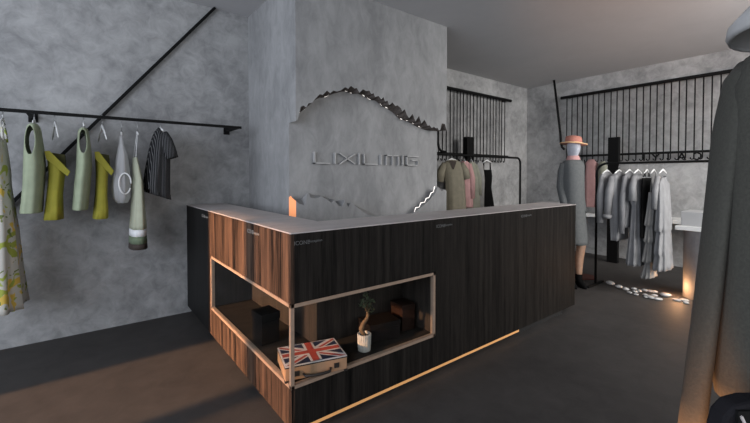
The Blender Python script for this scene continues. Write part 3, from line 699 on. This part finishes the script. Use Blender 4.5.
# ------------------------------------------------------------------ garments on the back rack
GB, HB = 'garments on the back rack', 'hangers on the back rack'
zB = 1.70
def bgar(name, label, cat, hx, rows, mat, hang, sl=None, span=.10, cap=True, straps=None, rz=Brot, amp=.06, vneck=False):
    g = thing(name, label, cat, (hx, 3.8, zB), rz, GB)
    cloth(MB(), rows, amp, 6, n=44, cap=cap).build('body', M[mat], g, smooth=True, solid=.004)
    for s in sl or []: sleeve(MB(), s[0], s[1]).build('sleeve', M[mat], g, smooth=True, solid=.004)
    if straps:
        for s_ in (-1, 1):
            mb = MB(); mb.tube([(s_*.058, -.02, straps[1]), (s_*.05, 0, straps[0]), (s_*.058, .02, straps[1])], .008, 6)
            mb.build('strap', M[mat], g, smooth=True)
    if vneck:
        mb = MB(); vs = []
        for y in (-.055, -.049): vs += [(-.050, y-.012, -.088), (.056, y-.012, -.088), (.012, y-.028, -.215), (-.002, y-.028, -.215)]
        mb.add(vs, [(0,1,2,3), (7,6,5,4), (0,4,5,1), (1,5,6,2), (2,6,7,3), (3,7,4,0)])
        tag(mb.build('neckline', M['brown_band'], g), 'dark V shaped neck opening')
    hanger(f'white hanger holding {hang}', hx, 3.8, zB, rz+PI/2*(vneck or bool(straps)), span=span, drop=.045, group=HB, neck=.055)
    return g
bgar('t_shirt_dress', 'khaki V neck short sleeved long dress beside the pillar', 'dress', 4.421, [(-.075,-.05,.055,.035),(-.09,-.09,.10,.05),(-.13,-.135,.15,.06),(-.225,-.125,.165,.07),(-.451,-.100,.192,.075),(-.85,-.10,.213,.08)], 'khaki', 'the khaki dress',
     [([(-.10,0,-.13),(-.165,0,-.25),(-.185,.0,-.40)], [(.05,.05),(.055,.065),(.055,.062)]), ([(.13,0,-.13),(.20,0,-.25),(.225,0,-.36)], [(.05,.05),(.055,.06),(.05,.055)])], vneck=True)
bgar('blouse', 'dusty pink long sleeved blouse beside the khaki dress', 'blouse', 4.70, [(-.084,-.031,.046,.04),(-.13,-.069,.093,.045),(-.378,-.061,.125,.05),(-.80,-.044,.135,.05)], 'pink', 'the pink blouse', [([(.07,0,-.13),(.12,-.01,-.35),(.125,-.015,-.66)], [.045,.05,.04])])
bgar('long_shirt', 'grey green long shirt between the pink blouse and cream shirt', 'shirt', 4.871, [(-.096,-.031,.047,.04),(-.143,-.074,.09,.045),(-.379,-.07,.13,.05),(-.885,-.06,.15,.05)], 'moss', 'the grey green shirt', [([(.06,0,-.15),(.12,0,-.35),(.13,0,-.62)], [.04,.045,.04])])
bgar('shirt', 'cream grey shirt beside the black strappy dress', 'shirt', 5.06, [(-.077,-.024,.032,.04),(-.125,-.064,.072,.045),(-.381,-.046,.098,.05),(-.894,-.044,.084,.05)], 'ivory', 'the cream shirt')
bgar('strap_dress', 'black strappy dress at the right end of back rack', 'dress', 5.285, [(-.215,-.06,.055,.04),(-.225,-.082,.072,.05),(-.317,-.095,.082,.06),(-.514,-.078,.070,.06),(-.613,-.095,.085,.07),(-.90,-.120,.125,.09)], 'black_cloth', 'the black strappy dress', span=.07, straps=(-.075, -.24))

# ------------------------------------------------------------------ wall bench, boxes, pedestal, pebbles
bn = thing('wall_bench', 'long white slab bench along the foot of the right wall', 'bench', (6.95, 2.3, 0))
MB().box(-.22, .245, -1.9, 1.55, .70, .755).build('slab', M['slab'], bn, bevel=.004)
for y in (-1.6, 1.3): MB().box(.05, .24, y-.06, y+.06, 0, .70).build('support', M['pedestal'], bn)
tag(MB().box(6.76, 7.10, 3.35, 3.76, .757, .905).build('display_block', M['pale_box'], bevel=.004), 'low pale block on the white bench behind the counter end', 'block')
pd = thing('round_pedestal', 'round concrete pedestal with white slab top glowing orange at its foot', 'pedestal', (5.60, 1.07, 0))
MB().lathe([(.215,0),(.215,.775)], n=40).build('column', M['pedestal'], pd, smooth=False)
MB().box(-.24, .24, -.50, .245, .777, .825).build('top_slab', M['slab'], pd, bevel=.004)
tag(MB().box(5.42, 5.78, .80, 1.275, .826, .985).build('display_block', M['pale_box'], bevel=.004), 'pale block standing on the round pedestal slab', 'block')
st = [(5.333,1.961),(5.257,1.836),(5.218,1.75),(5.124,1.679),(5.326,1.698),(5.212,1.65),(5.272,1.627),(5.101,1.606),(5.354,1.595),(5.37,1.542),(5.378,1.504),(5.164,1.534),(5.084,1.501),(5.096,1.462),(5.214,1.458),(5.102,1.381),(5.087,1.399),(5.358,1.42),(5.305,1.387),(5.348,1.368),(5.226,1.256),(5.294,1.203),(5.19,1.165)]
big = {0: 1.25, 1: 1, 2: 1, 13: 1.1, 18: 1.1, 19: 1.05, 20: 1.05, 21: 1.05}
sl_ = {0: 'white pebble lying alone at the left end of the floor trail', 1: 'white pebble second from the left end of the floor trail', 2: 'white pebble third from the left end of the floor trail',
       20: 'flat pebble lit orange, left one of the pair by the pedestal', 21: 'flat pebble lit orange, right one of the pair by the pedestal', 22: 'small pebble half hidden behind the dark coat sleeve'}
for i, (x, y) in enumerate(st):
    k = big.get(i, .72); mb = MB()
    a = random.random()*PI; r1, r2, r3 = (.043*k)*random.uniform(.9, 1.15), .032*k*random.uniform(.9, 1.1), .016*k*random.uniform(.9, 1.3)
    if i in (20, 21): r3 = .012
    mb.blob((0, 0, r3), r1, r2, r3, 12, 7)
    mb.v = [tuple(Vector(v) * (1 + .10*noise.noise(Vector(v)*25+Vector((i*3.1, 0, 0))))) for v in mb.v]
    z0 = min(v[2] for v in mb.v); mb.v = [(v[0], v[1], v[2]-z0) for v in mb.v]
    o = mb.build('pebble', M['stone'], smooth=True); o.location = (x, y, .0005); o.rotation_euler = (0, 0, -PI/2+random.uniform(-.5, .5))
    tag(o, sl_.get(i, 'small white pebble in the cluster on the floor below the rack'), 'pebble', 'white pebbles on the floor')

# ------------------------------------------------------------------ mannequins
def head_mesh(mb, c, s=1.0):
    prof = [(-.125,.050,.052,.010),(-.105,.052,.060,.012),(-.085,.058,.072,.008),(-.05,.068,.086,0),(0,.076,.096,-.002),(.04,.078,.100,-.006),(.08,.070,.090,-.010),(.11,.048,.062,-.012),(.125,.012,.018,-.012)]
    rings = []
    for z, rx, ry, off in prof:
        ring = []
        for k in range(24):
            a = 2*PI*k/24; x, y = rx*math.cos(a), -ry*math.sin(a)
            fr = max(0, math.sin(a))**10                 # nose and brow on the front (-y)
            y -= fr*(.022 if -.03 < z < .01 and True else .006 if z < -.04 else 0)
            ring.append((c[0]+x*s, c[1]+(y+off)*s, c[2]+z*s))
        rings.append(ring)
    mb.loft(rings)
# hatted mannequin near the counter end; local x runs along the picture plane, -y faces forward
mq = thing('mannequin', 'mannequin in grey coat and terracotta hat beside counter end', 'mannequin', (4.881, 2.234, 0), Brot)
f_ = thing  # (readability)
mb = MB(); head_mesh(mb, (0, 0, 1.735), .95); mb.tube([(0, .01, 1.50), (0, .008, 1.58), (0, .004, 1.65)], [.065, .052, .05], 14); mb.build('head', M['head'], mq, smooth=True)
mb = MB(); mb.lathe([(.086,0),(.078,.03),(.066,.065),(.060,.085)], (0, .004, 1.555), 20, False); mb.build('scarf', M['pink'], mq, smooth=True, solid=.01)
hat = MB()
def brim_z(x, y): return -.11*x
n = 32; prof = [(.150,-.004),(.150,.002),(.100,.004),(.096,.018),(.093,.060),(.084,.088),(.05,.098),(.004,.096)]
hat.loft([[(r*math.cos(2*PI*k/n), r*1.08*math.sin(2*PI*k/n), z + brim_z(r*math.cos(2*PI*k/n), 0)) for k in range(n)] for r, z in prof], True, True)
ho = hat.build('hat', M['hat_red'], mq, smooth=True); ho.location = (0, 0, 1.79)
mb = MB(); mb.loft([[(r*math.cos(2*PI*k/n), r*1.08*math.sin(2*PI*k/n), z + brim_z(r*math.cos(2*PI*k/n), 0)) for k in range(n)] for r, z in ((.096,.005),(.1,.006),(.099,.018),(.095,.019))], False, False)
mb.loft([[(r*math.cos(2*PI*k/n), r*1.08*math.sin(2*PI*k/n), z + brim_z(r*math.cos(2*PI*k/n), 0)) for k in range(n)] for r, z in ((.149,-.007),(.155,-.004),(.155,.003),(.148,.004))], False, False)
bo = mb.build('hat_band', M['straw'], ho, smooth=True)
cr = [(1.590,-.066,.066,.07),(1.570,-.105,.098,.09),(1.545,-.125,.112,.11),(1.486,-.130,.112,.13),(1.336,-.135,.112,.14),(1.10,-.128,.118,.14),(.90,-.132,.130,.15),(.70,-.136,.150,.16),(.544,-.128,.161,.165)]
cloth(MB(), cr, .035, 4, n=48, cap=True).build('coat', M['coat_grey'], mq, smooth=True, solid=.008)
for s_ in (-1, 1):
    sleeve(MB(), [(s_*.095, .0, 1.54), (s_*.110-.008, .02, 1.44), (s_*.112-.022, .02, 1.25), (s_*.105-.02, -.03, 1.08), (s_*.10-.01, -.08, .93)], [(.045,.06),(.052,.06),(.050,.055),(.046,.050),(.042,.045)], 14).build('sleeve', M['coat_grey'], mq, smooth=True, solid=.006)
    mb = MB(); mb.tube([(s_*.075+.05, .02, .60), (s_*.072+.045, .02, .48), (s_*.066+.04, .035, .34), (s_*.062+.038, .025, .20), (s_*.06+.036, .02, .07)], [.062,.052,.050,.040,.032], 12); mb.build('leg', M['skin'], mq, smooth=True)
    mb = MB(); mb.loft([[(s_*.06+.036+rx*math.cos(2*PI*k/14), -.03+cy+ry*math.sin(2*PI*k/14), z) for k in range(14)] for z, rx, ry, cy in ((.004,.042,.12,0),(.03,.044,.12,0),(.06,.040,.09,.02),(.085,.038,.05,.05),(.15,.040,.045,.05))]); mb.build('shoe', M['black_cloth'], mq, smooth=True)
mb = MB(); mb.tube([(.085, -.10, 1.585), (.118, -.06, 1.50), (.128, -.02, 1.30), (.14, -.02, 1.0)], .006, 6); mb.build('coat_strap', M['black_cloth'], mq, smooth=True)
tag(MB().lathe([(.15,0),(.15,.012)], (0, 0, 0), 32).build('floor_plate', M['shoe_red']), 'dark red round floor plate behind the hatted mannequin feet', 'plate').location = (5.45, 2.33, .001)

# large mannequin at the right edge of the picture
bq = thing('mannequin', 'large mannequin in dark olive wool jacket and pale hat at right', 'mannequin', (1.234, .0229, 0), Brot-.7592)
mb = MB(); head_mesh(mb, (0, .0, 1.77), 1.0); mb.tube([(0, .02, 1.58), (0, .015, 1.66), (0, .006, 1.72)], [.07, .056, .054], 14); mb.build('head', M['head'], bq, smooth=True)
mb = MB(); n = 36
prof = [(.178,-.075),(.182,-.066),(.180,-.048),(.165,-.030),(.135,.006),(.110,.030),(.104,.075),(.094,.118),(.06,.135),(.004,.136)]
mb.loft([[(r*math.cos(2*PI*k/n), r*1.02*math.sin(2*PI*k/n), z) for k in range(n)] for r, z in prof], False, True)
o = mb.build('hat', M['felt'], bq, smooth=True, solid=.006); o.location = (0, 0, 1.782)
jr = [(1.700,-.075,.075,.06),(1.684,-.110,.110,.07),(1.660,-.150,.150,.085),(1.60,-.168,.168,.105),(1.48,-.172,.172,.12),(1.341,-.176,.176,.12),(1.20,-.180,.180,.12),(1.08,-.187,.187,.122),(.90,-.196,.196,.128)]
cloth(MB(), jr, .02, 4, n=56, cap=True).build('jacket', M['coat_dark'], bq, smooth=True, solid=.01)
for s_ in (-1, 1):
    pts = [(s_*.135, .015, 1.645), (s_*.153, .008, 1.615), (s_*.163, .004, 1.578), (s_*.172, -.004, 1.54), (s_*.181, -.012, 1.483), (s_*.191, -.020, 1.341), (s_*.207, -.034, 1.104), (s_*.225, -.052, .867), (s_*.235, -.062, .740)]
    sleeve(MB(), pts, [(.050,.030),(.062,.030),(.060,.024),(.058,.020),(.054,.0165),(.050,.0165),(.046,.0185),(.042,.020),(.040,.021)], 20).build('sleeve', M['coat_dark'], bq, smooth=True, solid=.004)
mb = MB(); mb.blob((-.045, -.128, 1.262), .012, .004, .012, 12, 6); mb.blob((-.045, -.132, 1.10), .012, .004, .012, 12, 6); mb.build('button', M['black'], bq, smooth=True)
mb = MB(); mb.tube([(-.070,-.06,1.69),(-.085,-.085,1.60),(-.05,-.125,1.45),(.0,-.135,1.30)], [(.016,.008)]*4, 8); mb.tube([(.070,-.06,1.69),(.085,-.085,1.60),(.05,-.125,1.45),(.0,-.135,1.30)], [(.016,.008)]*4, 8)
mb.build('lapel', M['coat_dark'], bq, smooth=True)
mb = MB(); rows_ = [(.93,-.17,.17,.115),(.80,-.185,.185,.125),(.70,-.185,.185,.13)]
cloth(mb, rows_, .015, 4, n=36)
for s_ in (-1, 1): mb.tube([(s_*.095, 0, .74), (s_*.10, 0, .50), (s_*.10, .01, .30), (s_*.10, .01, .06)], [(.088,.12),(.075,.095),(.062,.08),(.058,.075)], 16)
mb.build('trousers', M['trousers'], bq, smooth=True)
for s_ in (-1, 1):
    mb = MB(); mb.loft([[(s_*.10+rx*math.cos(2*PI*k/14), -.04+cy+ry*math.sin(2*PI*k/14), z) for k in range(14)] for z, rx, ry, cy in ((.002,.046,.13,0),(.035,.048,.13,0),(.065,.044,.10,.02),(.09,.042,.06,.05))]); mb.build('shoe', M['black_cloth'], bq, smooth=True)
# black bag slung in front of the large mannequin
def at_cam(rgt, fwd, z): return (rgt*math.sin(YAW)+fwd*math.cos(YAW), -rgt*math.cos(YAW)+fwd*math.sin(YAW), z)
bg = thing('handbag', 'black bag with a small white mark in front of the olive jacket', 'bag', at_cam(.789, .70, .687), Brot)
prof = [(-.160,0),(.160,0),(.160,.25),(.150,.285),(.12,.302),(-.10,.300),(-.132,.292),(-.150,.272),(-.158,.24)]
mb = MB(); k = len(prof)
mb.add([(x, -.018, z) for x, z in prof]+[(x, .018, z) for x, z in prof], [tuple(range(k)), tuple(reversed(range(k, 2*k)))]+[(i, (i+1) % k, k+(i+1) % k, k+i) for i in range(k)])
mb.build('body', M['trousers'], bg, bevel=.006)
tgp = MB().box(-.134, -.06, -.024, -.0185, .20, .287).build('tag', M['black'], bg)
mb = MB(); mb.bar((-.130, -.0255, .279), (-.120, -.0255, .258), .003, .004); tag(mb.build('tag_mark', M['flag_white'], tgp), 'small white slanted mark')
mb = MB(); mb.tube([(.145, 0, .27), (.20, .02, .45), (.27, .05, .75), (.30, .11, .93), (.28, .20, 1.01), (.24, .30, .95)], .007, 8)
mb.build('shoulder_strap', M['trousers'], bg, smooth=True)
